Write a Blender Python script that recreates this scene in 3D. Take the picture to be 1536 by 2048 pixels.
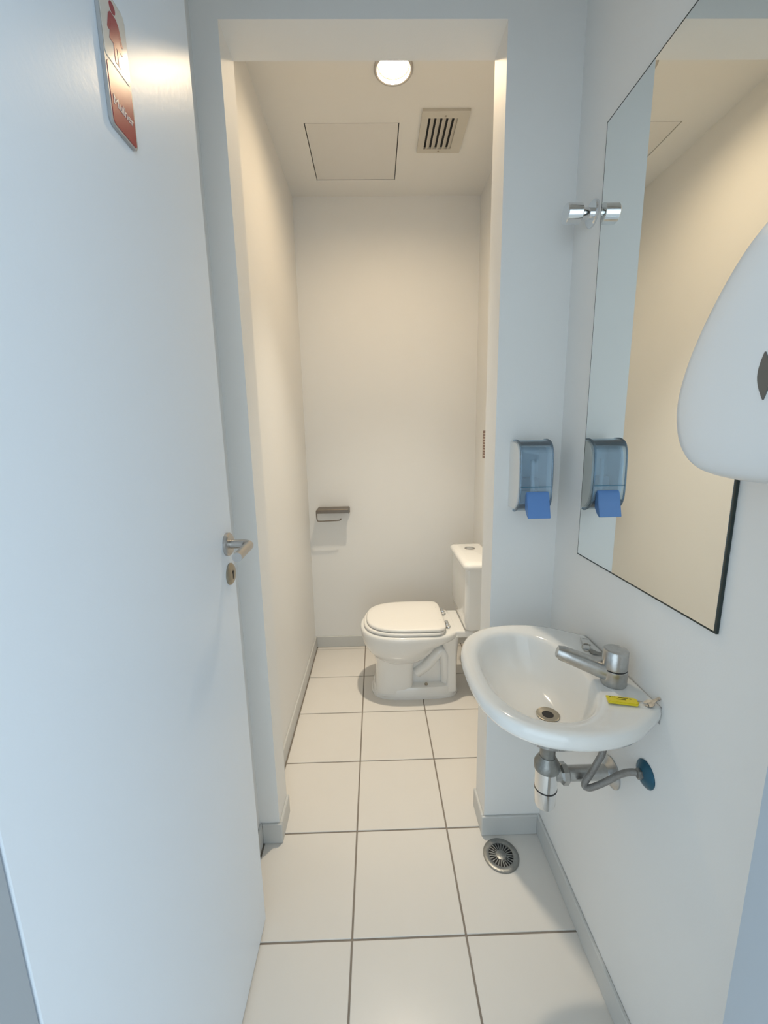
import bpy, bmesh, math, random
from mathutils import Vector, Matrix
random.seed(4)
PI = math.pi
scene = bpy.context.scene
for o in list(bpy.data.objects):
    bpy.data.objects.remove(o, do_unlink=True)
C = scene.collection

# ------------------------------------------------------------------ camera
H = 1.31
F_PX, PITCH, YAW, ROLL = 819.743, 0.1835003, 0.0179490, -0.0190101
fwd = Vector((math.sin(YAW) * math.cos(PITCH), math.cos(YAW) * math.cos(PITCH), -math.sin(PITCH)))
rgt = Vector((math.cos(YAW), -math.sin(YAW), 0))
upv = rgt.cross(fwd)
r2 = rgt * math.cos(ROLL) + upv * math.sin(ROLL)
u2 = -rgt * math.sin(ROLL) + upv * math.cos(ROLL)
cam_data = bpy.data.cameras.new('camera')
cam = bpy.data.objects.new('camera', cam_data)
C.objects.link(cam)
m = Matrix((r2, u2, -fwd)).transposed().to_4x4()
m.translation = (0, 0, H)
cam.matrix_world = m
cam_data.sensor_fit = 'HORIZONTAL'
cam_data.sensor_width = 36
cam_data.lens = F_PX / 1536 * 36
cam_data.clip_start = 0.02
scene.camera = cam

# ------------------------------------------------------------------ world, exposure
world = bpy.data.worlds.new('world')
scene.world = world
world.use_nodes = True
bg = world.node_tree.nodes['Background']
bg.inputs['Color'].default_value = (0.74, 0.89, 1.0, 1)     # daylight from the corridor behind the camera
bg.inputs['Strength'].default_value = 2.0
LAMP_POWER = 350.0
BEAM_WATTS = 100.0      # beam thrown down by the lamp's reflector
LAMP_COLOR = (1.0, 0.765, 0.49, 1)
vs = scene.view_settings
vs.view_transform = 'Standard'
vs.look = 'None'
vs.gamma = 1
vs.use_curve_mapping = False
vs.exposure = 0.0

# ------------------------------------------------------------------ materials
def mat(name, col, rough=0.5, metal=0.0, noise=0.0, nscale=20.0, bump=0.0, bscale=200.0, coat=0.0, spec=0.5, trans=0.0):
    mt = bpy.data.materials.new(name)
    mt.use_nodes = True
    nt = mt.node_tree
    p = nt.nodes['Principled BSDF']
    p.inputs['Roughness'].default_value = rough
    p.inputs['Metallic'].default_value = metal
    p.inputs['Coat Weight'].default_value = coat
    p.inputs['Coat Roughness'].default_value = 0.05
    p.inputs['Specular IOR Level'].default_value = spec
    p.inputs['Transmission Weight'].default_value = trans
    tc = nt.nodes.new('ShaderNodeTexCoord')
    nz = nt.nodes.new('ShaderNodeTexNoise')
    nz.inputs['Scale'].default_value = nscale
    nz.inputs['Detail'].default_value = 4
    nt.links.new(tc.outputs['Object'], nz.inputs['Vector'])
    mx = nt.nodes.new('ShaderNodeMix')
    mx.data_type = 'RGBA'
    mx.inputs[6].default_value = (*[c * (1 - noise) for c in col], 1)
    mx.inputs[7].default_value = (*[min(1, c * (1 + noise)) for c in col], 1)
    nt.links.new(nz.outputs['Fac'], mx.inputs[0])
    nt.links.new(mx.outputs[2], p.inputs['Base Color'])
    if bump:
        n2 = nt.nodes.new('ShaderNodeTexNoise')
        n2.inputs['Scale'].default_value = bscale
        n2.inputs['Detail'].default_value = 3
        nt.links.new(tc.outputs['Object'], n2.inputs['Vector'])
        b = nt.nodes.new('ShaderNodeBump')
        b.inputs['Strength'].default_value = bump
        b.inputs['Distance'].default_value = 0.002
        nt.links.new(n2.outputs['Fac'], b.inputs['Height'])
        nt.links.new(b.outputs['Normal'], p.inputs['Normal'])
    return mt

def mat_glass_tint(name, col, rough=0.06):
    mt = bpy.data.materials.new(name)
    mt.use_nodes = True
    nt = mt.node_tree
    nt.nodes.clear()
    out = nt.nodes.new('ShaderNodeOutputMaterial')
    tr = nt.nodes.new('ShaderNodeBsdfTransparent')
    tr.inputs['Color'].default_value = (*col, 1)
    df = nt.nodes.new('ShaderNodeBsdfDiffuse')
    df.inputs['Color'].default_value = (col[0] * .7, col[1] * .75, col[2] * .8, 1)
    gl = nt.nodes.new('ShaderNodeBsdfGlossy')
    gl.inputs['Roughness'].default_value = rough
    fr = nt.nodes.new('ShaderNodeFresnel')
    fr.inputs['IOR'].default_value = 1.5
    m1 = nt.nodes.new('ShaderNodeMixShader')
    m1.inputs[0].default_value = 0.22
    m2 = nt.nodes.new('ShaderNodeMixShader')
    nt.links.new(tr.outputs[0], m1.inputs[1])
    nt.links.new(df.outputs[0], m1.inputs[2])
    nt.links.new(fr.outputs[0], m2.inputs[0])
    nt.links.new(m1.outputs[0], m2.inputs[1])
    nt.links.new(gl.outputs[0], m2.inputs[2])
    nt.links.new(m2.outputs[0], out.inputs['Surface'])
    return mt

def mat_emit(name, col, strength):
    mt = bpy.data.materials.new(name)
    mt.use_nodes = True
    p = mt.node_tree.nodes['Principled BSDF']
    p.inputs['Base Color'].default_value = (0.9, 0.9, 0.9, 1)
    p.inputs['Emission Color'].default_value = col
    p.inputs['Emission Strength'].default_value = strength
    return mt

M = {}
M['wall'] = mat('wall_paint', (0.845, 0.84, 0.82), 0.55, noise=0.012, nscale=6, bump=0.08, bscale=260)
M['ceil'] = mat('ceiling_paint', (0.83, 0.82, 0.79), 0.8, noise=0.01, nscale=5)
M['base'] = mat('baseboard_paint', (0.60, 0.605, 0.59), 0.4, noise=0.02, nscale=14)
M['door'] = mat('door_lacquer', (0.82, 0.89, 0.97), 0.31, noise=0.01, nscale=5, bump=0.14, bscale=90, spec=0.15)
M['frame'] = mat('door_frame_paint', (0.40, 0.45, 0.50), 0.4, noise=0.015, nscale=8)
M['tile'] = mat('floor_tile_glaze', (0.74, 0.71, 0.665), 0.22, noise=0.02, nscale=9, bump=0.03, bscale=60)
M['stone'] = mat('corridor_stone', (0.42, 0.41, 0.40), 0.5, noise=0.1, nscale=12)
M['grout'] = mat('floor_grout', (0.27, 0.235, 0.20), 0.9, noise=0.18, nscale=40)
M['ceramic'] = mat('sanitary_ceramic', (0.84, 0.835, 0.81), 0.12, noise=0.006, nscale=6, coat=0.5)
M['seat'] = mat('seat_plastic', (0.85, 0.83, 0.79), 0.25, noise=0.006, nscale=6)
M['chrome'] = mat('chrome', (0.80, 0.81, 0.82), 0.10, metal=1.0, noise=0.03, nscale=60)
M['chrome_worn'] = mat('worn_chrome', (0.52, 0.52, 0.51), 0.30, metal=1.0, noise=0.25, nscale=90, bump=0.1, bscale=300)
M['chrome_dull'] = mat('limescaled_metal', (0.30, 0.30, 0.285), 0.38, metal=0.8, noise=0.35, nscale=70, bump=0.3, bscale=240)
M['steel'] = mat('brushed_steel', (0.52, 0.50, 0.48), 0.30, metal=1.0, noise=0.06, nscale=50)
M['brass'] = mat('tarnished_steel', (0.40, 0.36, 0.29), 0.35, metal=1.0, noise=0.15, nscale=80)
M['bronze'] = mat('dark_bronze_steel', (0.20, 0.17, 0.14), 0.38, metal=0.85, noise=0.1, nscale=60)
M['dark'] = mat('dark_void', (0.012, 0.012, 0.013), 0.6)
M['rubber'] = mat('black_rubber', (0.02, 0.02, 0.022), 0.5)
M['bluecover'] = mat_glass_tint('blue_translucent_plastic', (0.76, 0.87, 0.95))
M['bluelever'] = mat('blue_plastic', (0.12, 0.27, 0.60), 0.4, noise=0.02)
M['bluefilm'] = mat('blue_chromed_flange', (0.022, 0.105, 0.165), 0.25, metal=0.35, noise=0.15, nscale=50)
M['whiteplastic'] = mat('white_plastic', (0.82, 0.82, 0.80), 0.30, noise=0.006)
M['greyplastic'] = mat('pale_grey_plastic', (0.80, 0.815, 0.82), 0.28, noise=0.006)
M['smoke'] = mat('smoked_window', (0.13, 0.125, 0.11), 0.35)
M['red'] = mat('sign_red', (0.33, 0.022, 0.035), 0.25, noise=0.03)
M['signwhite'] = mat('sign_white', (0.70, 0.66, 0.60), 0.15)
M['signedge'] = mat('sign_edge_grey', (0.38, 0.38, 0.38), 0.3)
M['signprint'] = mat('sign_print_pale', (0.74, 0.66, 0.62), 0.3)
M['yellow'] = mat('yellow_plastic', (0.80, 0.66, 0.03), 0.3, noise=0.05, nscale=60)
M['print'] = mat('dark_print', (0.09, 0.075, 0.02), 0.6)
M['tagprint'] = mat('tag_print_grey', (0.20, 0.20, 0.19), 0.5)
M['mirroredge'] = mat('mirror_edge', (0.015, 0.03, 0.028), 0.25)
M['mirror'] = mat('mirror_silver', (0.92, 0.94, 0.92), 0.0, metal=1.0)
M['notice'] = mat('brown_notice', (0.27, 0.17, 0.14), 0.5, noise=0.1, nscale=60)
M['noticeprint'] = mat('notice_print', (0.70, 0.62, 0.54), 0.5)
M['vent'] = mat('vent_paint', (0.62, 0.59, 0.52), 0.45, noise=0.03)
M['hatch'] = mat('hatch_paint', (0.785, 0.77, 0.74), 0.8, noise=0.01)
M['hatchgap'] = mat('hatch_gap_shade', (0.10, 0.09, 0.08), 0.9)
M['white_tag'] = mat('clear_white_tag', (0.72, 0.72, 0.70), 0.2, noise=0.02)
M['hose'] = mat('braided_hose', (0.30, 0.29, 0.275), 0.45, metal=0.6, noise=0.25, nscale=160, bump=0.6, bscale=700)
M['reflector'] = mat('lamp_reflector', (0.20, 0.19, 0.17), 0.45)
M['hose_dark'] = mat('dark_hose', (0.09, 0.075, 0.06), 0.5, noise=0.1)

# ------------------------------------------------------------------ mesh helpers
def finish(name, bm, material, parent=None, smooth=False, origin=(0, 0, 0), angle=35):
    bmesh.ops.recalc_face_normals(bm, faces=bm.faces)
    if origin != (0, 0, 0):
        bmesh.ops.translate(bm, verts=bm.verts, vec=-Vector(origin))
    me = bpy.data.meshes.new(name)
    bm.to_mesh(me)
    bm.free()
    me.materials.append(M[material])
    if smooth:
        for p in me.polygons:
            p.use_smooth = True
        try:
            me.set_sharp_from_angle(angle=math.radians(angle))
        except Exception:
            pass
    o = bpy.data.objects.new(name, me)
    C.objects.link(o)
    if parent is not None:
        o.parent = parent
    return o

def thing(name, label, cat, loc, rotz=0.0, group=None):
    e = bpy.data.objects.new(name, None)
    C.objects.link(e)
    e.empty_display_size = 0.05
    e.location = loc
    e.rotation_euler = (0, 0, rotz)
    e['label'] = label
    e['category'] = cat
    if group:
        e['group'] = group
    return e

def struct(o, label=None):
    o['kind'] = 'structure'
    if label:
        o['label'] = label
    return o

def add_box(bm, x0, x1, y0, y1, z0, z1, bev=0.0, seg=2):
    v = [bm.verts.new(p) for p in ((x0, y0, z0), (x1, y0, z0), (x1, y1, z0), (x0, y1, z0),
                                   (x0, y0, z1), (x1, y0, z1), (x1, y1, z1), (x0, y1, z1))]
    fs = [bm.faces.new([v[i] for i in f]) for f in ((0, 3, 2, 1), (4, 5, 6, 7), (0, 1, 5, 4), (1, 2, 6, 5), (2, 3, 7, 6), (3, 0, 4, 7))]
    if bev:
        es = list({e for f in fs for e in f.edges})
        bmesh.ops.bevel(bm, geom=es, offset=bev, segments=seg, affect='EDGES', profile=0.6)

def box(name, dims, material, parent=None, bev=0.0, seg=2, origin=(0, 0, 0), smooth=None):
    bm = bmesh.new()
    add_box(bm, *dims, bev=bev, seg=seg)
    return finish(name, bm, material, parent, smooth=bool(smooth), origin=origin)

def add_loft(bm, loops, cap0=True, cap1=True):
    rings = [[bm.verts.new(p) for p in lp] for lp in loops]
    n = len(rings[0])
    for a, b in zip(rings, rings[1:]):
        for i in range(n):
            j = (i + 1) % n
            bm.faces.new((a[i], a[j], b[j], b[i]))
    if cap0:
        bm.faces.new(rings[0][::-1])
    if cap1:
        bm.faces.new(rings[-1])

def loft(name, loops, material, parent=None, cap0=True, cap1=True, origin=(0, 0, 0), angle=35):
    bm = bmesh.new()
    add_loft(bm, loops, cap0, cap1)
    return finish(name, bm, material, parent, smooth=True, origin=origin, angle=angle)

def frame_for(d):
    d = Vector(d).normalized()
    a = Vector((0, 0, 1)) if abs(d.z) < 0.9 else Vector((1, 0, 0))
    u = d.cross(a).normalized()
    v = d.cross(u).normalized()
    return d, u, v

def add_lathe(bm, origin, axis, prof, n=32, cap0=True, cap1=True):
    """prof: list of (distance along axis, radius)"""
    d, u, v = frame_for(axis)
    O = Vector(origin)
    loops = []
    for t, r in prof:
        r = max(r, 1e-5)
        loops.append([O + d * t + (u * math.cos(2 * PI * k / n) + v * math.sin(2 * PI * k / n)) * r for k in range(n)])
    add_loft(bm, loops, cap0, cap1)

def lathe(name, origin, axis, prof, material, parent=None, n=32, cap0=True, cap1=True, org=(0, 0, 0), angle=35):
    bm = bmesh.new()
    add_lathe(bm, origin, axis, prof, n, cap0, cap1)
    return finish(name, bm, material, parent, smooth=True, origin=org, angle=angle)

def catmull(pts, per=8, closed=False):
    P = [Vector(p) for p in pts]
    n = len(P)
    out = []
    rng = range(n if closed else n - 1)
    for i in rng:
        if closed:
            a, b, c, d = P[(i - 1) % n], P[i], P[(i + 1) % n], P[(i + 2) % n]
        else:
            a = P[i - 1] if i > 0 else P[i] * 2 - P[i + 1]
            b, c = P[i], P[i + 1]
            d = P[i + 2] if i + 2 < n else P[i + 1] * 2 - P[i]
        for k in range(per):
            t = k / per
            out.append(0.5 * ((2 * b) + (c - a) * t + (2 * a - 5 * b + 4 * c - d) * t * t + (3 * b - a - 3 * c + d) * t ** 3))
    if not closed:
        out.append(P[-1])
    return out

def add_tube(bm, path, rad, n=14, caps=True):
    path = [Vector(p) for p in path]
    loops = []
    prev_u = None
    for i, p in enumerate(path):
        t = (path[min(i + 1, len(path) - 1)] - path[max(i - 1, 0)]).normalized()
        if prev_u is None:
            _, u, _ = frame_for(t)
        else:
            u = (prev_u - t * prev_u.dot(t)).normalized()
        prev_u = u
        v = t.cross(u)
        r = rad[i] if isinstance(rad, (list, tuple)) else rad
        loops.append([p + (u * math.cos(2 * PI * k / n) + v * math.sin(2 * PI * k / n)) * r for k in range(n)])
    add_loft(bm, loops, caps, caps)

def tube(name, path, rad, material, parent=None, n=14, org=(0, 0, 0), angle=50):
    bm = bmesh.new()
    add_tube(bm, path, rad, n)
    return finish(name, bm, material, parent, smooth=True, origin=org, angle=angle)

def add_torus(bm, center, axis, R, r, n=32, k=8, sx=1.0):
    d, u, v = frame_for(axis)
    O = Vector(center)
    rings = []
    for i in range(n):
        a = 2 * PI * i / n
        c = u * math.cos(a) * sx + v * math.sin(a)
        rings.append([bm.verts.new(O + c * R + (c.normalized() * math.cos(2 * PI * j / k) + d * math.sin(2 * PI * j / k)) * r) for j in range(k)])
    for i in range(n):
        A, B = rings[i], rings[(i + 1) % n]
        for j in range(k):
            bm.faces.new((A[j], A[(j + 1) % k], B[(j + 1) % k], B[j]))

def torus(name, center, axis, R, r, material, parent=None, n=32, k=8, org=(0, 0, 0), sx=1.0):
    bm = bmesh.new()
    add_torus(bm, center, axis, R, r, n, k, sx)
    return finish(name, bm, material, parent, smooth=True, origin=org, angle=80)

def add_prism(bm, pts, ext, bev=0.0):
    """pts: planar polygon of 3D points; ext: extrusion vector"""
    e = Vector(ext)
    a = [bm.verts.new(Vector(p)) for p in pts]
    b = [bm.verts.new(Vector(p) + e) for p in pts]
    n = len(a)
    f0 = bm.faces.new(a[::-1])
    f1 = bm.faces.new(b)
    for i in range(n):
        bm.faces.new((a[i], a[(i + 1) % n], b[(i + 1) % n], b[i]))
    if bev:
        es = list(set(f0.edges) | set(f1.edges))
        bmesh.ops.bevel(bm, geom=es, offset=bev, segments=2, affect='EDGES')

def prism(name, pts, ext, material, parent=None, bev=0.0, org=(0, 0, 0), smooth=True, angle=35):
    bm = bmesh.new()
    add_prism(bm, pts, ext, bev)
    return finish(name, bm, material, parent, smooth=smooth, origin=org, angle=angle)

def superegg(xf, xb, yc, w, z, pf=2.2, pb=3.0, xc=None, n=56):
    """plan outline elongated in X; front (low X) exponent pf, back (high X) exponent pb"""
    if xc is None:
        xc = xf + (xb - xf) * 0.48
    out = []
    for k in range(n):
        a = 2 * PI * k / n
        c, s = math.cos(a), math.sin(a)
        p = pb if c > 0 else pf
        r = (abs(c) ** p + abs(s) ** p) ** (-1 / p)
        x = c * r
        out.append((xc + x * ((xb - xc) if c > 0 else (xc - xf)), yc + s * r * w, z))
    return out

def text_mesh(name, body, size, material, parent, loc, rot, extrude=0.0004, sx=1.0):
    cu = bpy.data.curves.new(name, 'FONT')
    cu.body = body
    cu.size = size
    cu.extrude = extrude
    cu.align_x = 'CENTER'
    cu.align_y = 'CENTER'
    cu.resolution_u = 3
    t = bpy.data.objects.new(name + '_tmp', cu)
    C.objects.link(t)
    bpy.context.view_layer.update()
    me = bpy.data.meshes.new_from_object(t.evaluated_get(bpy.context.evaluated_depsgraph_get()))
    bpy.data.objects.remove(t, do_unlink=True)
    me.name = name
    me.materials.clear()
    me.materials.append(M[material])
    o = bpy.data.objects.new(name, me)
    C.objects.link(o)
    o.parent = parent
    o.location = loc
    o.rotation_euler = rot
    o.scale = (sx, 1, 1)
    return o

# ------------------------------------------------------------------ room dimensions (metres)
XL, XR = -0.405, 0.516        # side walls of the anteroom
XS = 0.585                    # right wall of the toilet cubicle
YF0, YF1 = 0.150, 0.300       # entrance wall
YP0, YP1 = 1.142, 1.250       # partition between anteroom and cubicle
YB = 2.415                    # back wall
ZC = 2.545                    # ceiling
JL, JR = -0.341, 0.332        # jambs of the opening in the partition
ZS = 2.26                     # underside of the lintel
DL, DR, DZ = -0.369, 0.336, 2.14   # entrance doorway

# floor: grout bed plus single tiles
floor = struct(box('floor', (XL - 0.15, XS + 0.15, -0.36, YB + 0.15, -0.10, -0.003), 'grout'))
S = 0.30338
X0, Y0, G = -0.0905, 0.8628, 0.0026
tile_cache = {}
def tile(x0, x1, y0, y1):
    w, d = round(x1 - x0, 4), round(y1 - y0, 4)
    if w < 0.012 or d < 0.012:
        return
    if (w, d) not in tile_cache:
        bm = bmesh.new()
        add_box(bm, -w / 2, w / 2, -d / 2, d / 2, -0.009, 0.0, bev=0.0012, seg=1)
        me = bpy.data.meshes.new('tile')
        bmesh.ops.recalc_face_normals(bm, faces=bm.faces)
        bm.to_mesh(me)
        bm.free()
        me.materials.append(M['tile'])
        tile_cache[(w, d)] = me
    o = bpy.data.objects.new('tile', tile_cache[(w, d)])
    C.objects.link(o)
    o.parent = floor
    o.location = ((x0 + x1) / 2, (y0 + y1) / 2, random.uniform(-0.0003, 0.0002))
for j in range(-4, 6):
    for i in range(-2, 3):
        a, b = X0 + i * S + G, X0 + (i + 1) * S - G
        c, d = Y0 + j * S + G, Y0 + (j + 1) * S - G
        xr = XS if c > YP0 - 0.05 else XR
        a, b, d = max(a, XL), min(b, xr), min(d, YB)
        if b > a and d > c:
            tile(a, b, c, d)

slab_later = [('floor_corridor_blocker', (-1.7, 1.7, -2.4, -0.36, -0.10, 0.0), 'stone'), ('ceiling_corridor_blocker', (-1.7, 1.7, -2.4, YF0 - 0.012, 2.45, 2.53), 'ceil')]  # unseen corridor slabs, added to cut daylight from above and below
# walls
def slab(name, dims, material='wall', **k):
    return struct(box(name, dims, material, **k))
for n_, d_, m_ in slab_later:
    slab(n_, d_, m_)
slab('wall_left', (XL - 0.12, XL, YF1, YB + 0.12, 0, ZC))
slab('wall_back', (XL, XS + 0.12, YB, YB + 0.12, 0, ZC))
slab('wall_right', (XR, XR + 0.07, YF1, YP0, 0, ZC))
slab('wall_cubicle_right', (XS, XS + 0.12, YP1, YB, 0, ZC))
def multi(name, dimlist, material='wall'):
    bm = bmesh.new()
    for d in dimlist:
        add_box(bm, *d)
    bmesh.ops.remove_doubles(bm, verts=bm.verts, dist=1e-5)
    return struct(finish(name, bm, material))
multi('wall_partition', [(XL, JL, YP0, YP1, 0, ZC), (JR, XS + 0.12, YP0, YP1, 0, ZC), (JL, JR, YP0, YP1, ZS, ZC)])
multi('wall_front', [(XL - 0.9, DL - 0.03, YF0, YF1, 0, ZC), (DR + 0.03, XR + 0.9, YF0, YF1, 0, ZC), (DL - 0.03, DR + 0.03, YF0, YF1, DZ + 0.03, ZC)])
bm = bmesh.new()
for d in [(DL - 0.03, -0.3300, YF0 - 0.01, 0.2995, 0, DZ), (DR, DR + 0.03, YF0 - 0.01, YF1 + 0.004, 0, DZ), (DL - 0.03, DR + 0.03, YF0 - 0.01, 0.2995, DZ, DZ + 0.03)]:
    add_box(bm, *d)
struct(finish('trim_1', bm, 'frame'), 'painted frame of the entrance doorway')

# ceiling with the opening for the access hatch
HX0, HX1, HY0, HY1 = -0.254, 0.122, 1.905, 2.270
g = 0.004
LX, LY, LR = 0.091, 1.655, 0.0565
bm = bmesh.new()
Z1 = ZC + 0.08
def strip(ya, yb, holes):
    """ceiling strip between ya and yb with square openings (x0, x1) left free"""
    xs = [XL - 0.12] + [v for hh_ in holes for v in hh_] + [XS + 0.12]
    for p, q in zip(xs[::2], xs[1::2]):
        add_box(bm, p, q, ya, yb, ZC, Z1)
strip(YF0, LY - 0.08, [])
strip(LY - 0.08, LY + 0.08, [(LX - 0.08, LX + 0.08)])
strip(LY + 0.08, HY0 - g, [])
strip(HY0 - g, HY1 + g, [(HX0 - g, HX1 + g)])
strip(HY1 + g, YB + 0.12, [])
NH = 48
for cx_, cy_ in ((LX, LY),):
    loops = []
    for zz in (ZC, Z1):
        sq, ci = [], []
        for k in range(NH):
            c, s_ = math.cos(2 * PI * k / NH), math.sin(2 * PI * k / NH)
            mm = max(abs(c), abs(s_))
            sq.append((cx_ + c / mm * 0.08, cy_ + s_ / mm * 0.08, zz))
            ci.append((cx_ + c * LR, cy_ + s_ * LR, zz))
        loops += [sq, ci] if zz == ZC else [ci, sq]
    add_loft(bm, loops, False, False)
struct(finish('ceiling', bm, 'ceil'))
slab('hatch_shade_backing', (HX0 - 0.03, HX1 + 0.03, HY0 - 0.03, HY1 + 0.03, ZC + 0.0801, ZC + 0.09), 'hatchgap')  # dark sheet over the hatch opening, its colour stands in for gap shade
h = thing('ceiling_hatch', 'flush square white access panel in the cubicle ceiling', 'access panel', ((HX0 + HX1) / 2, (HY0 + HY1) / 2, ZC))
box('panel', (HX0, HX1, HY0, HY1, ZC + 0.001, ZC + 0.02), 'hatch', h, bev=0.001, origin=tuple(h.location))

# baseboards
BH, BT = 0.072, 0.009
def baseboard(name, dims):
    return struct(box(name, dims, 'base', bev=0.002, seg=1, smooth=False))
baseboard('baseboard_left', (XL, XL + BT, YF1, YP0, 0, BH))
baseboard('baseboard_cubicle_left', (XL, XL + BT, YP1, YB, 0, BH))
baseboard('baseboard_back', (XL + BT, XS, YB - BT, YB, 0, BH))
baseboard('baseboard_right', (XR - BT, XR, YF1, YP0, 0, BH))
baseboard('baseboard_cubicle_right', (XS - BT, XS, YP1, YB - BT, 0, BH))
baseboard('baseboard_partition_left', (XL + BT, JL + BT, YP0 - BT, YP0, 0, BH))
baseboard('baseboard_partition_right', (JR - BT, XR - BT, YP0 - BT, YP0, 0, BH))
baseboard('baseboard_jamb_left', (JL, JL + BT, YP0, YP1, 0, BH))
baseboard('baseboard_jamb_right', (JR - BT, JR, YP0, YP1, 0, BH))

# ------------------------------------------------------------------ entrance door (open, hinged on the left)
hx, hy = -0.3295, 0.302
ex, ey = -0.3305, 0.914
DLEN = math.hypot(ex - hx, ey - hy)
rot = math.atan2(ey - hy, ex - hx)
door = bpy.data.objects.new('door_1', None)
C.objects.link(door)
door.location = (hx, hy, 0)
door.rotation_euler = (0, 0, rot)
door['kind'] = 'structure'
door['label'] = 'white lacquered entrance door standing open against the left wall'
door['category'] = 'door'
box('door_leaf', (0, DLEN, 0, 0.034, 0.010, 2.125), 'door', door, bev=0.0015, seg=2)
hxp, hz = DLEN - 0.036, 1.083
ros = lathe('rosette', (hxp, 0, hz), (0, -1, 0), [(0, 0.0255), (0.006, 0.0255), (0.009, 0.023), (0.0095, 0.012)], 'steel', door)
lev_path = [(hxp, -0.006, hz), (hxp, -0.030, hz), (hxp - 0.002, -0.042, hz), (hxp - 0.010, -0.0505, hz), (hxp - 0.022, -0.053, hz), (hxp - 0.06, -0.0535, hz - 0.001), (hxp - 0.098, -0.054, hz - 0.002)]
tube('lever', catmull(lev_path, 6), 0.0098, 'steel', door, n=20, angle=40)
esc = lathe('escutcheon', (hxp + 0.003, 0, hz - 0.069), (0, -1, 0), [(0, 0.0245), (0.003, 0.0245), (0.0065, 0.020), (0.0075, 0.010)], 'brass', door)
bm = bmesh.new()
add_lathe(bm, (hxp + 0.003, -0.0068, hz - 0.065), (0, -1, 0), [(0, 0.0042), (0.0011, 0.0042)], 14)
add_box(bm, hxp + 0.001, hxp + 0.005, -0.0079, -0.0068, hz - 0.080, hz - 0.066)
finish('keyhole', bm, 'dark', esc)

# sign on the door leaf, local frame equal to the door's
sx, sz = 0.0, 0.0
sg = thing('door_sign', 'red and white plaque with a woman pictogram and the word Mulher on the door', 'sign', (hx, hy, 0), rot)
def rrect(xa, xb, za, zb, y, r, n=5):
    out = []
    for cx, cz, a0 in ((xb - r, zb - r, 0), (xa + r, zb - r, 90), (xa + r, za + r, 180), (xb - r, za + r, 270)):
        for k in range(n + 1):
            a = math.radians(a0 + 90 * k / n)
            out.append((cx + r * math.cos(a), y, cz + r * math.sin(a)))
    return out
SX0, SX1, SZ0, SZ1 = 0.309, 0.367, 1.7085, 1.868
cxs = (SX0 + SX1) / 2
prism('backing', rrect(SX0, SX1, SZ0, SZ1, -0.0005, 0.007), (0, -0.0045, 0), 'signedge', sg, bev=0.0008)
prism('white_panel', rrect(SX0 + 0.002, SX1 - 0.002, 1.7855, SZ1 - 0.002, -0.005, 0.005), (0, -0.0006, 0), 'signwhite', sg)
prism('red_panel', rrect(SX0 + 0.003, SX1 - 0.003, SZ0 + 0.003, 1.7815, -0.005, 0.005), (0, -0.0006, 0), 'red', sg)
bm = bmesh.new()
add_lathe(bm, (cxs, -0.0056, 1.8545), (0, -1, 0), [(0, 0.0062), (0.0005, 0.0062)], 20)
add_prism(bm, [(cxs - 0.006, -0.0056, 1.8465), (cxs + 0.006, -0.0056, 1.8465), (cxs + 0.0105, -0.0056, 1.8415), (cxs + 0.016, -0.0056, 1.8225), (cxs + 0.0125, -0.0056, 1.8215), (cxs + 0.0075, -0.0056, 1.8355),
               (cxs + 0.014, -0.0056, 1.8115), (cxs + 0.006, -0.0056, 1.8115), (cxs + 0.006, -0.0056, 1.7915), (cxs + 0.001, -0.0056, 1.7915), (cxs + 0.001, -0.0056, 1.8105),
               (cxs - 0.001, -0.0056, 1.8105), (cxs - 0.001, -0.0056, 1.7915), (cxs - 0.006, -0.0056, 1.7915), (cxs - 0.006, -0.0056, 1.8115), (cxs - 0.014, -0.0056, 1.8115),
               (cxs - 0.0075, -0.0056, 1.8355), (cxs - 0.0125, -0.0056, 1.8215), (cxs - 0.016, -0.0056, 1.8225), (cxs - 0.0105, -0.0056, 1.8415)], (0, -0.0005, 0))
finish('pictogram', bm, 'red', sg)
text_mesh('lettering', 'Mulher', 0.0155, 'signprint', sg, (cxs, -0.0059, 1.7400), (PI / 2, 0, 0), 0.0003)

# ------------------------------------------------------------------ mirror on the right wall
MY0, MY1, MZ0, MZ1 = 0.568, 1.002, 1.004, 1.960
mir = thing('wall_mirror', 'frameless rectangular mirror above the washbasin', 'mirror', (XR, (MY0 + MY1) / 2, MZ0))
og = tuple(mir.location)
box('glass_edge', (XR - 0.0050, XR - 0.0006, MY0, MY1, MZ0, MZ1), 'mirroredge', mir, origin=og)
box('reflecting_face', (XR - 0.0058, XR - 0.0050, MY0 + 0.0036, MY1 - 0.0036, MZ0 + 0.0036, MZ1 - 0.0036), 'mirror', mir, origin=og)

# robe hook beside the mirror
hk = thing('robe_hook', 'chrome cylindrical robe hook with a round base beside the mirror', 'hook', (XR, 1.047, 1.806))
og = tuple(hk.location)
lathe('base_plate', (XR, 1.047, 1.806), (-1, 0, 0), [(0, 0.0285), (0.004, 0.0285), (0.0065, 0.0255), (0.007, 0.011)], 'chrome', hk, org=og)
lathe('neck', (XR - 0.006, 1.047, 1.806), (-1, 0, 0), [(0, 0.0125), (0.024, 0.0125)], 'chrome', hk, org=og)
lathe('knob', (XR - 0.030, 1.047, 1.806), (-1, 0, 0), [(0, 0.0125), (0.0005, 0.0200), (0.002, 0.0214), (0.034, 0.0214), (0.0355, 0.0200), (0.036, 0.004)], 'chrome', hk, org=og)

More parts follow.
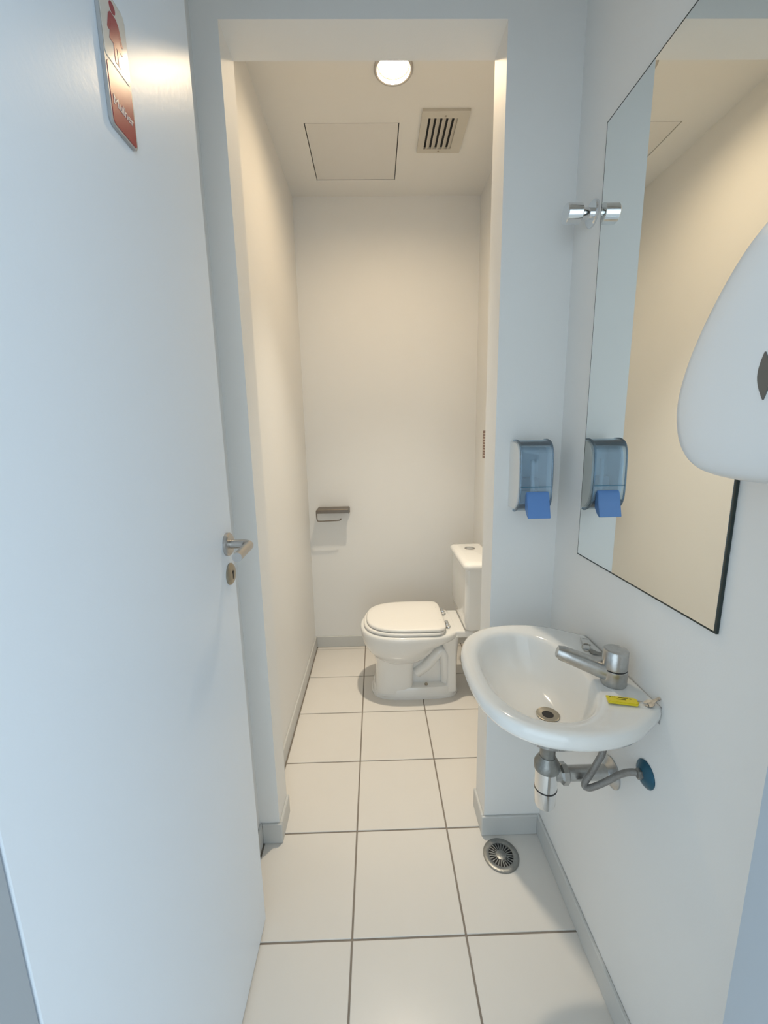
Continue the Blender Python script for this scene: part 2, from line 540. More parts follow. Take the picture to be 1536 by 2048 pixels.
# ------------------------------------------------------------------ soap dispenser on the partition
sd = thing('soap_dispenser', 'small wall soap dispenser with translucent blue cover and blue push lever', 'soap dispenser', (0.414, YP0, 1.10))
og = tuple(sd.location)
def yz_prof(pts, x):
    return [(x, y, z) for y, z in pts]
A, B = 0.373, 0.456
def capsule(y0, y1, z0, z1, rz, ry, n=6):
    out = []
    for cy, cz, a0 in ((y1 - 0.002, z1 - 0.002, 0), (y0 + ry, z1 - rz, 90), (y0 + ry, z0 + rz, 180), (y1 - 0.002, z0 + 0.002, 270)):
        R1, R2 = (0.002, 0.002) if cy > (y0 + y1) / 2 + 1e-4 or ry < 0.003 else (ry, rz)
        for k in range(n + 1):
            a = math.radians(a0 + 90 * k / n)
            out.append((cy + R1 * math.cos(a), cz + R2 * math.sin(a)))
    return out
prism('body', yz_prof(capsule(1.062, YP0, 1.108, 1.287, 0.055, 0.036), A), (0.010, 0, 0), 'whiteplastic', sd, bev=0.002, org=og)
prism('side_panel', yz_prof(capsule(1.062, YP0, 1.108, 1.287, 0.055, 0.036), B - 0.010), (0.010, 0, 0), 'whiteplastic', sd, bev=0.002, org=og)
box('back_plate', (A + 0.01, B - 0.01, 1.120, YP0, 1.112, 1.284), 'whiteplastic', sd, origin=og)
out_p = [(1.112, 1.292), (1.085, 1.2915), (1.066, 1.284), (1.055, 1.270), (1.050, 1.250), (1.0475, 1.20), (1.048, 1.150), (1.053, 1.128), (1.066, 1.112), (1.086, 1.1035), (1.098, 1.1035)]
outl = [Vector((0, y, z)) for y, z in out_p]
outl = catmull(outl, 5)
def shell(name, pts, x0, x1, th, material, parent):
    n = len(pts)
    inner = []
    for i, p in enumerate(pts):
        t = (pts[min(i + 1, n - 1)] - pts[max(i - 1, 0)]).normalized()
        nrm = Vector((0, -t.z, t.y))
        inner.append(p + nrm * th)
    poly = [(x0, p.y, p.z) for p in pts] + [(x0, p.y, p.z) for p in reversed(inner)]
    bm = bmesh.new()
    a = [bm.verts.new(p) for p in poly]
    b = [bm.verts.new((x1, p[1], p[2])) for p in poly]
    N = len(poly)
    for i in range(N):
        bm.faces.new((a[i], a[(i + 1) % N], b[(i + 1) % N], b[i]))
    for L in (a, b):
        for i in range(n - 1):
            bm.faces.new((L[i], L[i + 1], L[N - 2 - i], L[N - 1 - i]))
    return finish(name, bm, material, parent, smooth=True, origin=og)
shell('cover', outl, A - 0.0008, B + 0.0008, 0.0035, 'bluecover', sd)
bm = bmesh.new()
for xx in (A - 0.0012, B - 0.0025):
    add_tube(bm, [(xx + 0.0018, p.y, p.z) for p in outl], 0.0024, 8)
finish('cover_rim', bm, 'bluecover', sd, smooth=True, origin=og)
box('seam', (A + 0.001, B - 0.001, 1.0462, 1.0475, 1.1715, 1.1735), 'bluefilm', sd, origin=og)
tube('valve_tube', [(0.417, 1.085, 1.24), (0.417, 1.084, 1.19), (0.420, 1.080, 1.15)], 0.0055, 'whiteplastic', sd, n=12, org=og)
box('soap_bag', (A + 0.014, B - 0.014, 1.092, 1.119, 1.155, 1.192), 'signedge', sd, bev=0.008, origin=og)
bm = bmesh.new()
lv = [(1.0462, 1.160), (1.040, 1.152), (1.034, 1.125), (1.024, 1.094), (1.0275, 1.0925), (1.040, 1.100), (1.052, 1.115), (1.054, 1.150)]
add_prism(bm, [(0.389, y, z) for y, z in lv], (0.058, 0, 0), bev=0.0012)
finish('push_lever', bm, 'bluelever', sd, smooth=True, origin=og)

# ------------------------------------------------------------------ paper towel dispenser on the right wall
td = thing('towel_dispenser', 'large rounded white paper towel dispenser covering the mirror edge', 'towel dispenser', (XR, 0.428, 1.25))
og = tuple(td.location)
half = [(0.0, 1.250), (0.045, 1.251), (0.084, 1.257), (0.115, 1.276), (0.131, 1.308), (0.1345, 1.345), (0.125, 1.385), (0.107, 1.425), (0.082, 1.465), (0.054, 1.500), (0.026, 1.524), (0.0, 1.532)]
poly = [Vector((0, 0.428 + 0.93 * y, z)) for y, z in half] + [Vector((0, 0.428 - 0.93 * y, z)) for y, z in reversed(half[1:-1])]
egg = catmull(poly, 5, closed=True)
ctr = Vector((0, 0.428, 1.365))
def egg_at(x, s, sz=None):
    sz = sz or s
    return [(x, ctr.y + (p.y - ctr.y) * s, ctr.z + (p.z - ctr.z) * sz) for p in egg]
loops = [egg_at(XR - 0.0062, 1.0), egg_at(XR - 0.05, 1.0), egg_at(XR - 0.088, 0.992), egg_at(XR - 0.104, 0.975), egg_at(XR - 0.116, 0.94), egg_at(XR - 0.124, 0.88), egg_at(XR - 0.1285, 0.78), egg_at(XR - 0.131, 0.6), egg_at(XR - 0.132, 0.35), egg_at(XR - 0.1325, 0.08)]
loft('cover', loops, 'greyplastic', td, True, True, origin=og, angle=60)
alm = []
for k in range(24):
    a = k / 24
    if a < 0.5:
        t = a * 2
        alm.append((0.0068 * math.sin(PI * t), -0.023 + 0.046 * t))
    else:
        t = (a - 0.5) * 2
        alm.append((-0.0068 * math.sin(PI * t), 0.023 - 0.046 * t))
prism('level_window', [(XR - 0.1318, 0.4115 + y + 0.10 * z, 1.361 + z) for y, z in alm], (-0.0022, 0, 0), 'smoke', td, org=og)

# ------------------------------------------------------------------ washbasin
ZR = 0.812
wb = thing('washbasin', 'small white ceramic wall-hung washbasin under the mirror', 'washbasin', (XR, 0.80, 0.66))
og = tuple(wb.location)
half_o = [(0.516, 0.140), (0.490, 0.160), (0.440, 0.193), (0.390, 0.207), (0.335, 0.209), (0.275, 0.195), (0.225, 0.158), (0.197, 0.105), (0.187, 0.050)]
SY = 0.803
pts = [Vector((x, SY - y, 0)) for x, y in half_o] + [Vector((0.1855, SY, 0))] + [Vector((x, SY + y, 0)) for x, y in reversed(half_o)]
outer = catmull(pts, 5)
outer += [Vector((0.516, SY + 0.140 - 0.28 * k / 14, 0)) for k in range(1, 14)]
NB = len(outer)
cen_o = Vector((0.36, SY, 0))
def ring_like(cx, cy, rx_f, rx_b, ry, z, p=2.3):
    """loop with the same point count and angular order as the outer outline"""
    out = []
    for q in outer:
        d = q - cen_o
        a = math.atan2(d.y / 0.205, d.x / 0.165)
        c, s = math.cos(a), math.sin(a)
        r = (abs(c) ** p + abs(s) ** p) ** (-1 / p)
        out.append((cx + c * r * (rx_b if c > 0 else rx_f), cy + s * r * ry, z))
    return out
def shrink(ins, z, back=0.0):
    out = []
    for q in outer:
        d = q - cen_o
        L = d.length
        f = max(0.05, (L - ins) / L)
        x = cen_o.x + d.x * f
        if q.x > 0.5155:
            x = 0.516 - back
        out.append((min(x, 0.5155 - back), cen_o.y + d.y * f, z))
    return out
loops = [ring_like(0.366, 0.797, 0.024, 0.024, 0.024, 0.668, 2.0),
         ring_like(0.366, 0.797, 0.050, 0.050, 0.055, 0.675, 2.0),
         ring_like(0.36, 0.80, 0.090, 0.105, 0.110, 0.700),
         ring_like(0.355, SY, 0.118, 0.135, 0.148, 0.740),
         shrink(0.032, 0.7705), shrink(0.012, 0.7755), shrink(0.004, 0.781), shrink(0.0, 0.789), shrink(0.0, 0.800), shrink(0.002, 0.8065), shrink(0.006, 0.8105, 0.002), shrink(0.014, 0.812, 0.008),
         ring_like(0.325, SY, 0.112, 0.118, 0.172, 0.8095),
         ring_like(0.325, SY, 0.107, 0.112, 0.166, 0.8065),
         ring_like(0.326, SY, 0.103, 0.107, 0.161, 0.800),
         ring_like(0.328, SY, 0.097, 0.100, 0.152, 0.780),
         ring_like(0.335, SY, 0.088, 0.086, 0.132, 0.750),
         ring_like(0.345, 0.802, 0.074, 0.068, 0.103, 0.722),
         ring_like(0.355, 0.800, 0.052, 0.046, 0.068, 0.706, 2.0),
         ring_like(0.364, 0.797, 0.030, 0.028, 0.032, 0.701, 2.0),
         ring_like(0.366, 0.797, 0.0185, 0.0185, 0.0185, 0.699, 2.0)]
bowl = loft('basin', loops, 'ceramic', wb, cap0=True, cap1=True, origin=og, angle=70)
lathe('drain_ring', (0.366, 0.797, 0.7005), (0, 0, 1), [(0, 0.010), (0.0005, 0.024), (0.002, 0.0245), (0.0028, 0.022), (0.0012, 0.0125), (0.0006, 0.0122)], 'brass', wb, org=og, cap0=False, cap1=False)
lathe('drain_hole', (0.366, 0.797, 0.7005), (0, 0, 1), [(0, 0.0122), (0.0007, 0.0122)], 'dark', wb, org=og)
prism('back_gap_strip', [(0.5156, SY - 0.1385, 0.774), (0.5156, SY + 0.1385, 0.774), (0.5156, SY + 0.1385, 0.809), (0.5156, SY - 0.1385, 0.809)], (0.0003, 0, 0), 'signedge', wb, org=og)  # grey strip standing in for the dark gap behind the basin

# tap
fx, fy = 0.470, 0.742
tp = thing('basin_tap', 'low worn chrome basin tap with round push knob and straight spout', 'tap', (fx, fy, ZR))
og = tuple(tp.location)
lathe('tap_body', (fx, fy, ZR - 0.0005), (0, 0, 1), [(0, 0.0235), (0.002, 0.0245), (0.031, 0.0240), (0.0325, 0.0225)], 'chrome_worn', tp, org=og)
lathe('joint_ring', (fx, fy, ZR + 0.031), (0, 0, 1), [(0, 0.0232), (0.0026, 0.0232)], 'rubber', tp, org=og)
lathe('push_knob', (fx, fy, ZR + 0.0335), (0, 0, 1), [(0, 0.0225), (0.001, 0.0236), (0.036, 0.0232), (0.0385, 0.0215), (0.0392, 0.018), (0.0385, 0.0165), (0.0385, 0.002)], 'chrome_worn', tp, org=og)
tip = Vector((0.368, 0.777, 0.8640))
st = Vector((fx - 0.012, fy + 0.004, 0.8345))
d = (tip - st)
side = Vector((-d.y, d.x, 0)).normalized()
upn = side.cross(d.normalized())
if upn.z < 0:
    upn = -upn
loops = []
for k in range(9):
    t = k / 8
    p = st + d * t
    w = 0.0175 * (1 - t) + 0.0150 * t
    hh = 0.0165 * (1 - t) + 0.0130 * t
    if k == 8:
        w *= 0.72
        hh *= 0.8
    lp = []
    for i in range(20):
        a = 2 * PI * i / 20
        c, s = math.cos(a), math.sin(a)
        r = (abs(c) ** 3.4 + abs(s) ** 3.4) ** (-1 / 3.4)
        lp.append(p + side * c * r * w + upn * s * r * hh)
    loops.append(lp)
loft('spout', loops, 'chrome_worn', tp, origin=og, angle=50)
lathe('aerator', tuple(tip + Vector((0.012, -0.004, -0.006))), (0, 0, -1), [(0, 0.010), (0.0105, 0.010), (0.0105, 0.006)], 'chrome_dull', tp, n=20, org=og)

# bottle trap and pipework
tr = thing('bottle_trap', 'chrome bottle trap with wall waste pipe beneath the washbasin', 'drain trap', (0.366, 0.787, 0.481))
og = tuple(tr.location)
bx, by = 0.366, 0.787
lathe('tail_pipe', (bx, by, 0.590), (0, 0, 1), [(0, 0.0165), (0.055, 0.0165), (0.062, 0.020), (0.072, 0.0250), (0.079, 0.0250)], 'chrome_dull', tr, org=og)
lathe('top_nut', (bx, by, 0.574), (0, 0, 1), [(0, 0.0245), (0.002, 0.0270), (0.016, 0.0270), (0.022, 0.0240), (0.034, 0.0175)], 'chrome_dull', tr, org=og)
lathe('bottle', (bx, by, 0.528), (0, 0, 1), [(0, 0.0240), (0.048, 0.0245)], 'chrome', tr, org=og)
lathe('seal_ring', (bx, by, 0.525), (0, 0, 1), [(0, 0.0246), (0.003, 0.0246)], 'rubber', tr, org=og)
lathe('bottle_cup', (bx, by, 0.481), (0, 0, 1), [(0, 0.015), (0.0005, 0.0205), (0.006, 0.0225), (0.044, 0.0238)], 'chrome', tr, org=og)
oz = 0.560
tube('outlet_pipe', [(bx + 0.018, by, oz), (XR - 0.001, by + 0.003, oz - 0.004)], 0.0165, 'chrome_worn', tr, n=20, org=og)
lathe('outlet_nut', (bx + 0.030, by, oz), (1, 0, 0), [(0, 0.019), (0.003, 0.0235), (0.014, 0.0235), (0.017, 0.019)], 'chrome_worn', tr, n=8, org=og, angle=20)
lathe('wall_flange', (XR, by + 0.003, oz - 0.004), (-1, 0, 0), [(0.0002, 0.034), (0.003, 0.034), (0.012, 0.020), (0.016, 0.0172)], 'chrome_worn', tr, org=og)

sh = thing('supply_hose', 'bent braided water hose with a blue wall flange under the washbasin', 'hose', (XR, 0.685, 0.648))
og = tuple(sh.location)
hp = [(0.464, 0.742, 0.690), (0.462, 0.743, 0.650), (0.455, 0.746, 0.624), (0.446, 0.753, 0.588), (0.4395, 0.759, 0.563), (0.4395, 0.760, 0.551), (0.446, 0.751, 0.556), (0.458, 0.737, 0.577), (0.472, 0.726, 0.599), (0.485, 0.712, 0.625), (0.496, 0.695, 0.645), (0.512, 0.685, 0.649)]
tube('hose', catmull(hp, 7), 0.0066, 'hose', sh, n=14, org=og)
lathe('hose_nut', (0.4985, 0.6868, 0.6485), (1, -0.07, 0), [(0, 0.0085), (0.001, 0.0105), (0.012, 0.0105)], 'chrome_dull', sh, n=6, org=og, angle=20)
lathe('wall_flange', (XR, 0.685, 0.649), (-1, 0, 0), [(0.0002, 0.0265), (0.002, 0.0268), (0.0055, 0.023), (0.010, 0.0135), (0.0105, 0.010)], 'bluefilm', sh, org=og)

# keys on the basin deck
def key(parent, bowc, direc, L, og, zt=0.0014, r=0.0105, tilt=0.0, name='key'):
    d = Vector((direc[0], direc[1], tilt)).normalized()
    s = Vector((-d.y, d.x, 0)).normalized()
    n = d.cross(s)
    if n.z < 0:
        n = -n
    b = Vector(bowc)
    pts = []
    for k in range(22):
        a = math.radians(25) + (2 * PI - math.radians(50)) * k / 21
        pts.append(b + d * math.cos(a) * r + s * math.sin(a) * r * 1.05)
    w = 0.0036
    e = b + d * (r + L)
    pts += [b + d * r - s * w, b + d * (r + L * .3) - s * w, b + d * (r + L * .4) - s * w * .5, b + d * (r + L * .5) - s * w, b + d * (r + L * .62) - s * w * .45, b + d * (r + L * .75) - s * w, e - s * w * .6, e + s * w, b + d * r + s * w]
    return prism(name, pts, n * zt, 'chrome_dull', parent, org=og, smooth=False)
k1 = thing('key_with_yellow_tag', 'key on a ring with a yellow plastic tag lying on the washbasin rim', 'key', (0.452, 0.680, ZR))
og = tuple(k1.location)
ang = math.radians(-15)
def tagpt(cx, cy, a, u, v, z):
    return (cx + u * math.cos(a) - v * math.sin(a), cy + u * math.sin(a) + v * math.cos(a), z)
tc = (0.4505, 0.6795)
prism('tag', [tagpt(*tc, ang, u, v, ZR + 0.0004) for u, v in ((-0.0255, -0.0095), (0.0235, -0.0095), (0.027, -0.005), (0.027, 0.005), (0.0235, 0.0095), (-0.0255, 0.0095))], (0, 0, 0.0052), 'yellow', k1, bev=0.001, org=og)
bm = bmesh.new()
for (u0, u1, v) in ((-0.021, -0.0175, 0.0045), (-0.0165, -0.0135, 0.004), (-0.0128, -0.0105, 0.0045), (-0.006, 0.011, 0.0048), (-0.009, 0.0065, -0.0002), (0.013, 0.0165, 0.004)):
    add_prism(bm, [tagpt(*tc, ang, u, w, ZR + 0.0056) for u, w in ((u0, v - 0.0009), (u1, v - 0.0009), (u1, v + 0.0009), (u0, v + 0.0009))], (0, 0, 0.0002))
finish('handwriting', bm, 'print', k1, origin=og)
torus('ring', (0.4835, 0.6705, ZR + 0.0045), (0.25, 0.35, 1), 0.0085, 0.0008, 'steel', k1, org=og)
key(k1, (0.4945, 0.668, ZR + 0.003), (0.97, 0.08), 0.0135, og, tilt=0.42, r=0.0088)
k2 = thing('key_with_white_tag', 'keys on a ring with a pale tag behind the tap on the washbasin', 'key', (0.487, 0.875, ZR))
og = tuple(k2.location)
torus('ring', (0.4765, 0.864, ZR + 0.009), (-0.3, -1.0, 0.45), 0.0088, 0.0007, 'brass', k2, org=og)
key(k2, (0.489, 0.858, ZR + 0.001), (0.86, -0.5), 0.012, og, r=0.0075)
key(k2, (0.488, 0.851, ZR + 0.0035), (0.55, -0.83), 0.015, og, r=0.0075)
ang2 = math.radians(72)
tc2 = (0.492, 0.892)
prism('tag', [tagpt(*tc2, ang2, u, v, ZR + 0.0006) for u, v in ((-0.024, -0.0095), (0.026, -0.0095), (0.026, 0.0095), (-0.024, 0.0095))], (0, 0, 0.0045), 'white_tag', k2, bev=0.001, org=og)
bm = bmesh.new()
for (u0, u1, v0, v1) in ((-0.0125, -0.0065, -0.0075, 0.0075), (0.018, 0.0205, -0.008, 0.006)):
    add_prism(bm, [tagpt(*tc2, ang2, u, w, ZR + 0.0051) for u, w in ((u0, v0), (u1, v0), (u1, v1), (u0, v1))], (0, 0, 0.0002))
finish('handwriting', bm, 'tagprint', k2, origin=og)

# ------------------------------------------------------------------ floor drain
fd = thing('floor_drain', 'round steel floor drain with a slotted grate beside the partition', 'drain', (0.368, 1.067, 0))
og = tuple(fd.location)
lathe('rim', (0.368, 1.067, 0.0004), (0, 0, 1), [(0, 0.055), (0.003, 0.055), (0.0048, 0.0525), (0.0052, 0.040), (0.0036, 0.0375), (0.0016, 0.0372)], 'chrome_dull', fd, n=48, org=og, cap0=False, cap1=False)
lathe('well', (0.368, 1.067, 0.0004), (0, 0, 1), [(0, 0.0374), (0.0006, 0.0374)], 'dark', fd, n=40, org=og)
for k in range(24):
    a = 2 * PI * k / 24
    bm = bmesh.new()
    c, s = math.cos(a), math.sin(a)
    pts = [(0.368 + c * rr - s * w, 1.067 + s * rr + c * w, 0.0014) for rr, w in ((0.013, -0.0011), (0.0374, -0.0017), (0.0374, 0.0017), (0.013, 0.0011))]
    add_prism(bm, pts, (0, 0, 0.0018))
    finish('grate_bar', bm, 'chrome_dull', fd, origin=og)
lathe('hub', (0.368, 1.067, 0.0012), (0, 0, 1), [(0, 0.0155), (0.0024, 0.0155), (0.0034, 0.013), (0.0036, 0.002)], 'chrome_dull', fd, n=32, org=og)

# ------------------------------------------------------------------ toilet
TY = 1.968
to = thing('toilet', 'white close-coupled ceramic toilet with closed seat in the cubicle', 'toilet', (0.18, TY, 0))
og = tuple(to.location)
def TE(*a, **k):
    return superegg(*a, **k)
# pedestal: foot plate, front column, rear pillar and recessed core as one casting
bm = bmesh.new()
add_loft(bm, [TE(-0.045, 0.400, TY, 0.112, 0.0, 3.2, 4), TE(-0.046, 0.401, TY, 0.113, 0.010, 3.2, 4), TE(-0.040, 0.397, TY, 0.108, 0.0125, 3.2, 4), TE(-0.036, 0.394, TY, 0.106, 0.045, 3.2, 4), TE(-0.028, 0.388, TY, 0.100, 0.058, 3.2, 4), TE(-0.015, 0.37, TY, 0.085, 0.062, 3.2, 4)])
add_loft(bm, [TE(-0.032, 0.168, TY, 0.104, 0.03, 3.0, 6), TE(-0.026, 0.168, TY, 0.102, 0.10, 3.0, 6), TE(-0.022, 0.170, TY, 0.104, 0.17, 3.0, 6), TE(-0.030, 0.190, TY, 0.115, 0.215, 2.8, 5), TE(-0.05, 0.23, TY, 0.14, 0.255, 2.6, 4)])
add_loft(bm, [TE(0.05, 0.380, TY, 0.056, 0.03, 3, 4), TE(0.05, 0.380, TY, 0.052, 0.20, 3, 4), TE(0.05, 0.385, TY, 0.065, 0.30, 3, 4)])
add_loft(bm, [TE(0.328, 0.394, TY, 0.098, 0.03, 5, 4), TE(0.335, 0.392, TY, 0.090, 0.12, 5, 4), TE(0.335, 0.392, TY, 0.092, 0.22, 5, 4), TE(0.300, 0.398, TY, 0.110, 0.30, 5, 4), TE(0.28, 0.402, TY, 0.135, 0.345, 5, 4)])
finish('pedestal', bm, 'ceramic', to, smooth=True, origin=og, angle=50)
bm = bmesh.new()
for sgn in (-1, 1):
    pth = catmull([(0.185, TY + sgn * 0.052, 0.115), (0.235, TY + sgn * 0.056, 0.155), (0.285, TY + sgn * 0.056, 0.215), (0.312, TY + sgn * 0.056, 0.235), (0.328, TY + sgn * 0.056, 0.205), (0.335, TY + sgn * 0.054, 0.10), (0.335, TY + sgn * 0.05, 0.06)], 6)
    add_tube(bm, pth, 0.028, 14)
finish('trapway', bm, 'ceramic', to, smooth=True, origin=og, angle=70)
for sgn in (-1, 1):
    lathe('floor_bolt', (0.232, TY + sgn * 0.082, 0.0625), (0, 0, 1), [(0, 0.008), (0.006, 0.008), (0.009, 0.005)], 'brass', to, n=12, org=og)
# bowl
lp = []
for z, xf, xb, w in ((0.165, 0.06, 0.16, 0.05), (0.178, 0.02, 0.20, 0.085), (0.20, -0.012, 0.235, 0.117), (0.225, -0.040, 0.262, 0.138), (0.255, -0.066, 0.288, 0.156), (0.285, -0.082, 0.312, 0.169), (0.310, -0.089, 0.345, 0.177), (0.328, -0.0925, 0.385, 0.1815), (0.342, -0.0945, 0.400, 0.184), (0.358, -0.095, 0.402, 0.185), (0.366, -0.092, 0.400, 0.182), (0.370, -0.084, 0.395, 0.174), (0.371, -0.05, 0.37, 0.14), (0.371, 0.0, 0.3, 0.08)):
    lp.append(superegg(xf, xb, TY, w, z, 2.4, 2.6 + (z > 0.3) * 0.6, xc=xf + (xb - xf) * 0.46))
loft('bowl', lp, 'ceramic', to, origin=og, angle=60)
# seat and lid
def seat_loops(xf, xb, w, zs):
    L = []
    for z, ins in zs:
        L.append(superegg(xf + ins, xb - ins, TY, w - ins, z, 2.75, 8, xc=0.165))
    return L
loft('seat', seat_loops(-0.078, 0.318, 0.176, [(0.3735, 0.006), (0.3755, 0.001), (0.381, 0.0), (0.387, 0.0015), (0.3895, 0.006), (0.3895, 0.05)]), 'seat', to, origin=og, angle=60)
loft('lid', seat_loops(-0.064, 0.324, 0.173, [(0.3925, 0.006), (0.3945, 0.001), (0.401, 0.0), (0.406, 0.0025), (0.4085, 0.008), (0.4105, 0.03), (0.412, 0.07), (0.4125, 0.11)]), 'seat', to, origin=og, angle=60)
for sgn in (-1, 1):
    yy = TY + sgn * 0.075
    hb = lathe('hinge', (0.336, yy - 0.022, 0.388), (0, 1, 0), [(0, 0.006), (0.002, 0.0095), (0.042, 0.0095), (0.044, 0.006)], 'chrome', to, n=16, org=og)
    lathe('hinge_post', (0.344, yy, 0.3712), (0, 0, 1), [(0, 0.012), (0.004, 0.011), (0.006, 0.006), (0.014, 0.006)], 'chrome', hb, n=16, org=og)
    lathe('lid_plug', (0.298, yy, 0.4085), (0, 0, 1), [(0, 0.0055), (0.0012, 0.0055), (0.0016, 0.003)], 'signedge', to, n=14, org=og)
# tank
def tank_loop(x0, x1, y0, y1, z, r=0.022, n=6):
    out = []
    for cx, cy, a0, rr in ((x1 - 0.008, y1 - 0.008, 0, 0.008), (x0 + r, y1 - r, 90, r), (x0 + r, y0 + r, 180, r), (x1 - 0.008, y0 + 0.008, 270, 0.008)):
        for k in range(n + 1):
            a = math.radians(a0 + 90 * k / n)
            out.append((cx + rr * math.cos(a), cy + rr * math.sin(a), z))
    return out
TN, TFA = TY - 0.168, TY + 0.185
loft('tank', [tank_loop(0.420, 0.545, TN + 0.012, TFA - 0.012, 0.386), tank_loop(0.412, 0.552, TN + 0.004, TFA - 0.004, 0.394), tank_loop(0.406, 0.556, TN, TFA, 0.44), tank_loop(0.404, 0.558, TN - 0.004, TFA + 0.002, 0.695)], 'ceramic', to, origin=og, angle=50)
loft('tank_lid', [tank_loop(0.395, 0.562, TN - 0.016, TFA + 0.010, 0.6970, 0.03), tank_loop(0.393, 0.563, TN - 0.018, TFA + 0.012, 0.7030, 0.03), tank_loop(0.393, 0.563, TN - 0.018, TFA + 0.012, 0.7130, 0.03), tank_loop(0.397, 0.560, TN - 0.014, TFA + 0.008, 0.7210, 0.028), tank_loop(0.406, 0.556, TN - 0.005, TFA - 0.001, 0.7260, 0.026), tank_loop(0.425, 0.54, TN + 0.02, TFA - 0.025, 0.7285, 0.02)], 'ceramic', to, origin=og, angle=60)
fb = lathe('flush_button', (0.478, 2.045, 0.7275), (0, 0, 1), [(0, 0.027), (0.003, 0.027), (0.004, 0.0245), (0.003, 0.020), (0.0028, 0.0195)], 'steel', to, n=28, org=og, cap1=False)
lathe('button_cap', (0.478, 2.045, 0.7285), (0, 0, 1), [(0, 0.019), (0.0025, 0.0185), (0.003, 0.014)], 'chrome', fb, n=24, org=og)
box('neck', (0.426, 0.468, TY - 0.05, TY + 0.05, 0.368, 0.3865), 'ceramic', to, origin=og)
box('coupling', (0.365, 0.460, TY - 0.125, TY + 0.125, 0.335, 0.3712), 'ceramic', to, bev=0.010, origin=og)
th = thing('toilet_supply_hose', 'dark flexible water hose between the toilet tank and the wall', 'hose', (XS, TY - 0.10, 0.22))
og = tuple(th.location)
tube('hose', catmull([(0.500, TY - 0.115, 0.3855), (0.500, TY - 0.115, 0.365), (0.485, TY - 0.118, 0.335), (0.455, TY - 0.120, 0.315), (0.435, TY - 0.118, 0.28), (0.46, TY - 0.11, 0.23), (0.53, TY - 0.10, 0.215), (0.584, TY - 0.10, 0.22)], 6), 0.0075, 'hose_dark', th, org=og)
lathe('tank_nut', (0.500, TY - 0.115, 0.3855), (0, 0, -1), [(0, 0.016), (0.012, 0.016), (0.014, 0.010)], 'chrome_dull', th, n=6, org=og, angle=20)
lathe('wall_flange', (XS, TY - 0.10, 0.22), (-1, 0, 0), [(0.0002, 0.024), (0.002, 0.024), (0.008, 0.012), (0.012, 0.010)], 'chrome', th, org=og)

# ------------------------------------------------------------------ toilet paper holder on the back wall
ph = thing('paper_holder', 'empty steel toilet paper holder with a flat cover on the back wall', 'paper holder', (-0.255, YB, 0.88))
og = tuple(ph.location)
pf = YB - 0.085
bm = bmesh.new()
prof = [(YB - 0.001, 0.9005), (YB - 0.050, 0.9000), (pf, 0.8990), (pf - 0.003, 0.8960), (pf - 0.003, 0.876)]
prof2 = [(pf - 0.0015, 0.876), (pf - 0.0015, 0.8955), (pf + 0.001, 0.8975), (YB - 0.050, 0.8985), (YB - 0.001, 0.8990)]
a = [bm.verts.new((-0.345, y, z)) for y, z in prof + prof2]
b = [bm.verts.new((-0.163, y, z)) for y, z in prof + prof2]
N = len(a)
for i in range(N):
    bm.faces.new((a[i], a[(i + 1) % N], b[(i + 1) % N], b[i]))
for L in (a, b):
    for i in range(4):
        bm.faces.new((L[i], L[i + 1], L[N - 2 - i], L[N - 1 - i]))
finish('cover', bm, 'bronze', ph, origin=og)
box('mounting_bracket', (-0.185, -0.160, YB - 0.020, YB - 0.0005, 0.866, 0.898), 'bronze', ph, bev=0.002, origin=og)
box('end_clip', (-0.1635, -0.1600, pf - 0.005, pf + 0.02, 0.873, 0.906), 'bronze', ph, origin=og)
tube('wire_arm', catmull([(-0.346, YB - 0.03, 0.893), (-0.3475, pf + 0.01, 0.892), (-0.348, pf, 0.885), (-0.347, pf, 0.850), (-0.343, pf, 0.834), (-0.330, pf, 0.831), (-0.27, pf, 0.832), (-0.222, pf, 0.834), (-0.211, pf, 0.838), (-0.207, pf, 0.845)], 6), 0.0033, 'bronze', ph, n=10, org=og)

# ------------------------------------------------------------------ notice on the cubicle's right wall
nt_ = thing('wall_notice', 'narrow brown printed notice on the cubicle side wall', 'notice', (XS, 2.20, 1.18))
og = tuple(nt_.location)
box('card', (XS - 0.0015, XS - 0.0003, 2.155, 2.245, 1.182, 1.328), 'notice', nt_, origin=og)
bm = bmesh.new()
for k in range(9):
    zz = 1.194 + k * 0.0145
    add_box(bm, XS - 0.0019, XS - 0.0015, 2.163 + 0.006 * (k % 3), 2.237 - 0.008 * (k % 2), zz, zz + 0.0045)
finish('print_lines', bm, 'noticeprint', nt_, origin=og)

# ------------------------------------------------------------------ ceiling vent
VX0, VX1, VY0, VY1 = 0.211, 0.398, 1.828, 2.067
ve = thing('ceiling_vent', 'square white louvred air vent in the cubicle ceiling', 'vent', ((VX0 + VX1) / 2, (VY0 + VY1) / 2, ZC))
og = tuple(ve.location)
ix0, ix1, iy0, iy1 = VX0 + 0.027, VX1 - 0.042, VY0 + 0.036, VY1 - 0.026
bm = bmesh.new()
zt = ZC - 0.0002
for d in ((VX0, VX1, VY0, iy0, ZC - 0.010, zt), (VX0, VX1, iy1, VY1, ZC - 0.010, zt), (VX0, ix0, iy0, iy1, ZC - 0.010, zt), (ix1, VX1, iy0, iy1, ZC - 0.010, zt)):
    add_box(bm, *d)
bmesh.ops.remove_doubles(bm, verts=bm.verts, dist=1e-5)
finish('frame', bm, 'vent', ve, origin=og)
box('duct', (ix0, ix1, iy0, iy1, ZC - 0.0012, zt), 'dark', ve, origin=og)
ns = 5
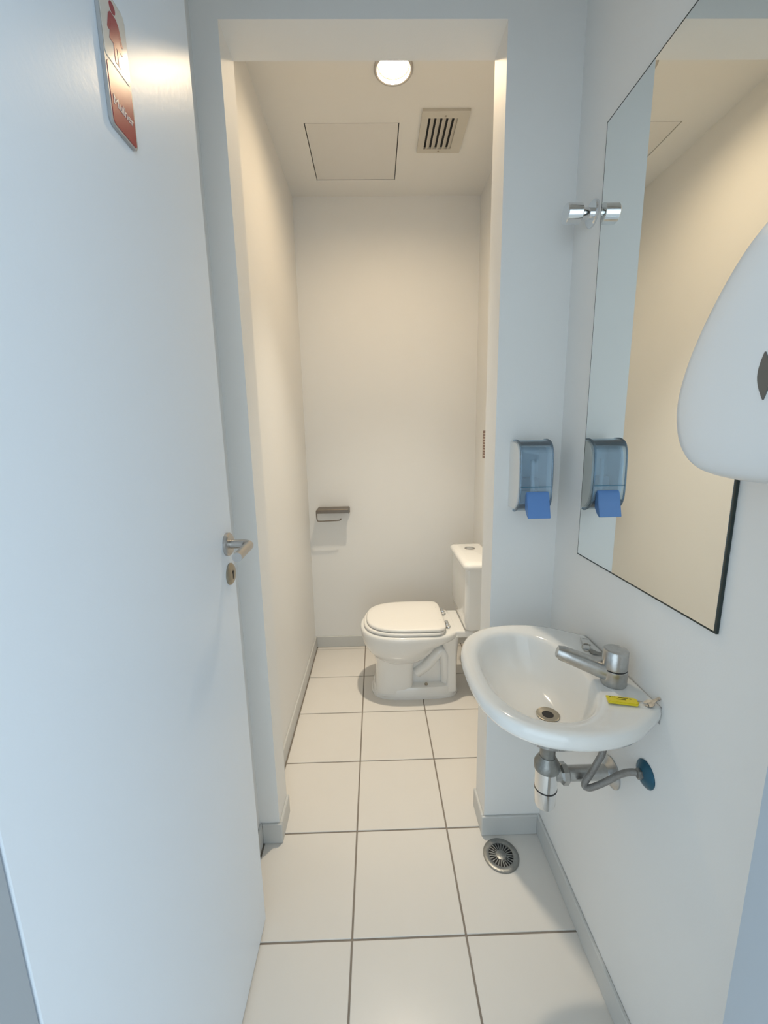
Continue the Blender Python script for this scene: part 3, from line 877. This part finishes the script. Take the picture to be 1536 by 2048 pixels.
for k in range(ns):
    x = ix0 + (ix1 - ix0) * (k + 0.28) / ns
    pts = [(x + 0.002, iy0, ZC - 0.0100), (x + 0.0035, iy0, ZC - 0.0100), (x + 0.0185, iy0, ZC - 0.0020), (x + 0.017, iy0, ZC - 0.0014)]
    prism('slat', pts, (0, iy1 - iy0, 0), 'vent', ve, org=og, smooth=False)
for yy in ((VY0 + iy0) / 2 + 0.006, (iy1 + VY1) / 2):
    lathe('screw', ((VX0 + VX1) / 2, yy, ZC - 0.010), (0, 0, -1), [(0, 0.004), (0.001, 0.004), (0.0016, 0.002)], 'brass', ve, n=12, org=og)

# ------------------------------------------------------------------ ceiling downlights, recessed in their cans
M['lamp'] = mat_emit('lamp_glow', LAMP_COLOR, LAMP_POWER)
def downlight(x, y, label, glow, watts):
    dl = thing('ceiling_downlight', label, 'ceiling lamp', (x, y, ZC), group=None)
    og = tuple(dl.location)
    lathe('trim_ring', (x, y, ZC), (0, 0, -1), [(-0.002, 0.0570), (0.0006, 0.0680), (0.003, 0.0680), (0.006, 0.0650), (0.0068, 0.0600), (0.0045, 0.0570), (0.0, 0.0560), (-0.002, 0.0560)], 'steel', dl, n=48, cap0=False, cap1=False, org=og)
    lathe('reflector', (x, y, ZC), (0, 0, 1), [(0.0, 0.0562), (0.030, 0.0540), (0.052, 0.0480), (0.058, 0.020), (0.058, 0.002)], 'reflector', dl, n=40, cap0=False, cap1=True, org=og)
    torus('inner_ring', (x, y, ZC + 0.010), (0, 0, 1), 0.0530, 0.0022, 'chrome', dl, n=40, org=og)
    lathe('bulb', (x, y, ZC + 0.032), (0, 0, -1), [(0, 0.026), (0.008, 0.037), (0.016, 0.0370), (0.022, 0.032), (0.026, 0.020), (0.0275, 0.004)], glow, dl, n=40, org=og)
    if watts:
        beam = bpy.data.lights.new('reflector_beam', 'SPOT')
        beam.energy = watts
        beam.color = (1.0, 0.89, 0.72)
        beam.spot_size = math.radians(72)
        beam.spot_blend = 1.0
        beam.shadow_soft_size = 0.035
        bo = bpy.data.objects.new('reflector_beam', beam)
        C.objects.link(bo)
        bo.parent = dl
        bo.location = (0, 0, 0.002)
downlight(LX, LY, 'lit round recessed downlight in the cubicle ceiling', 'lamp', BEAM_WATTS)
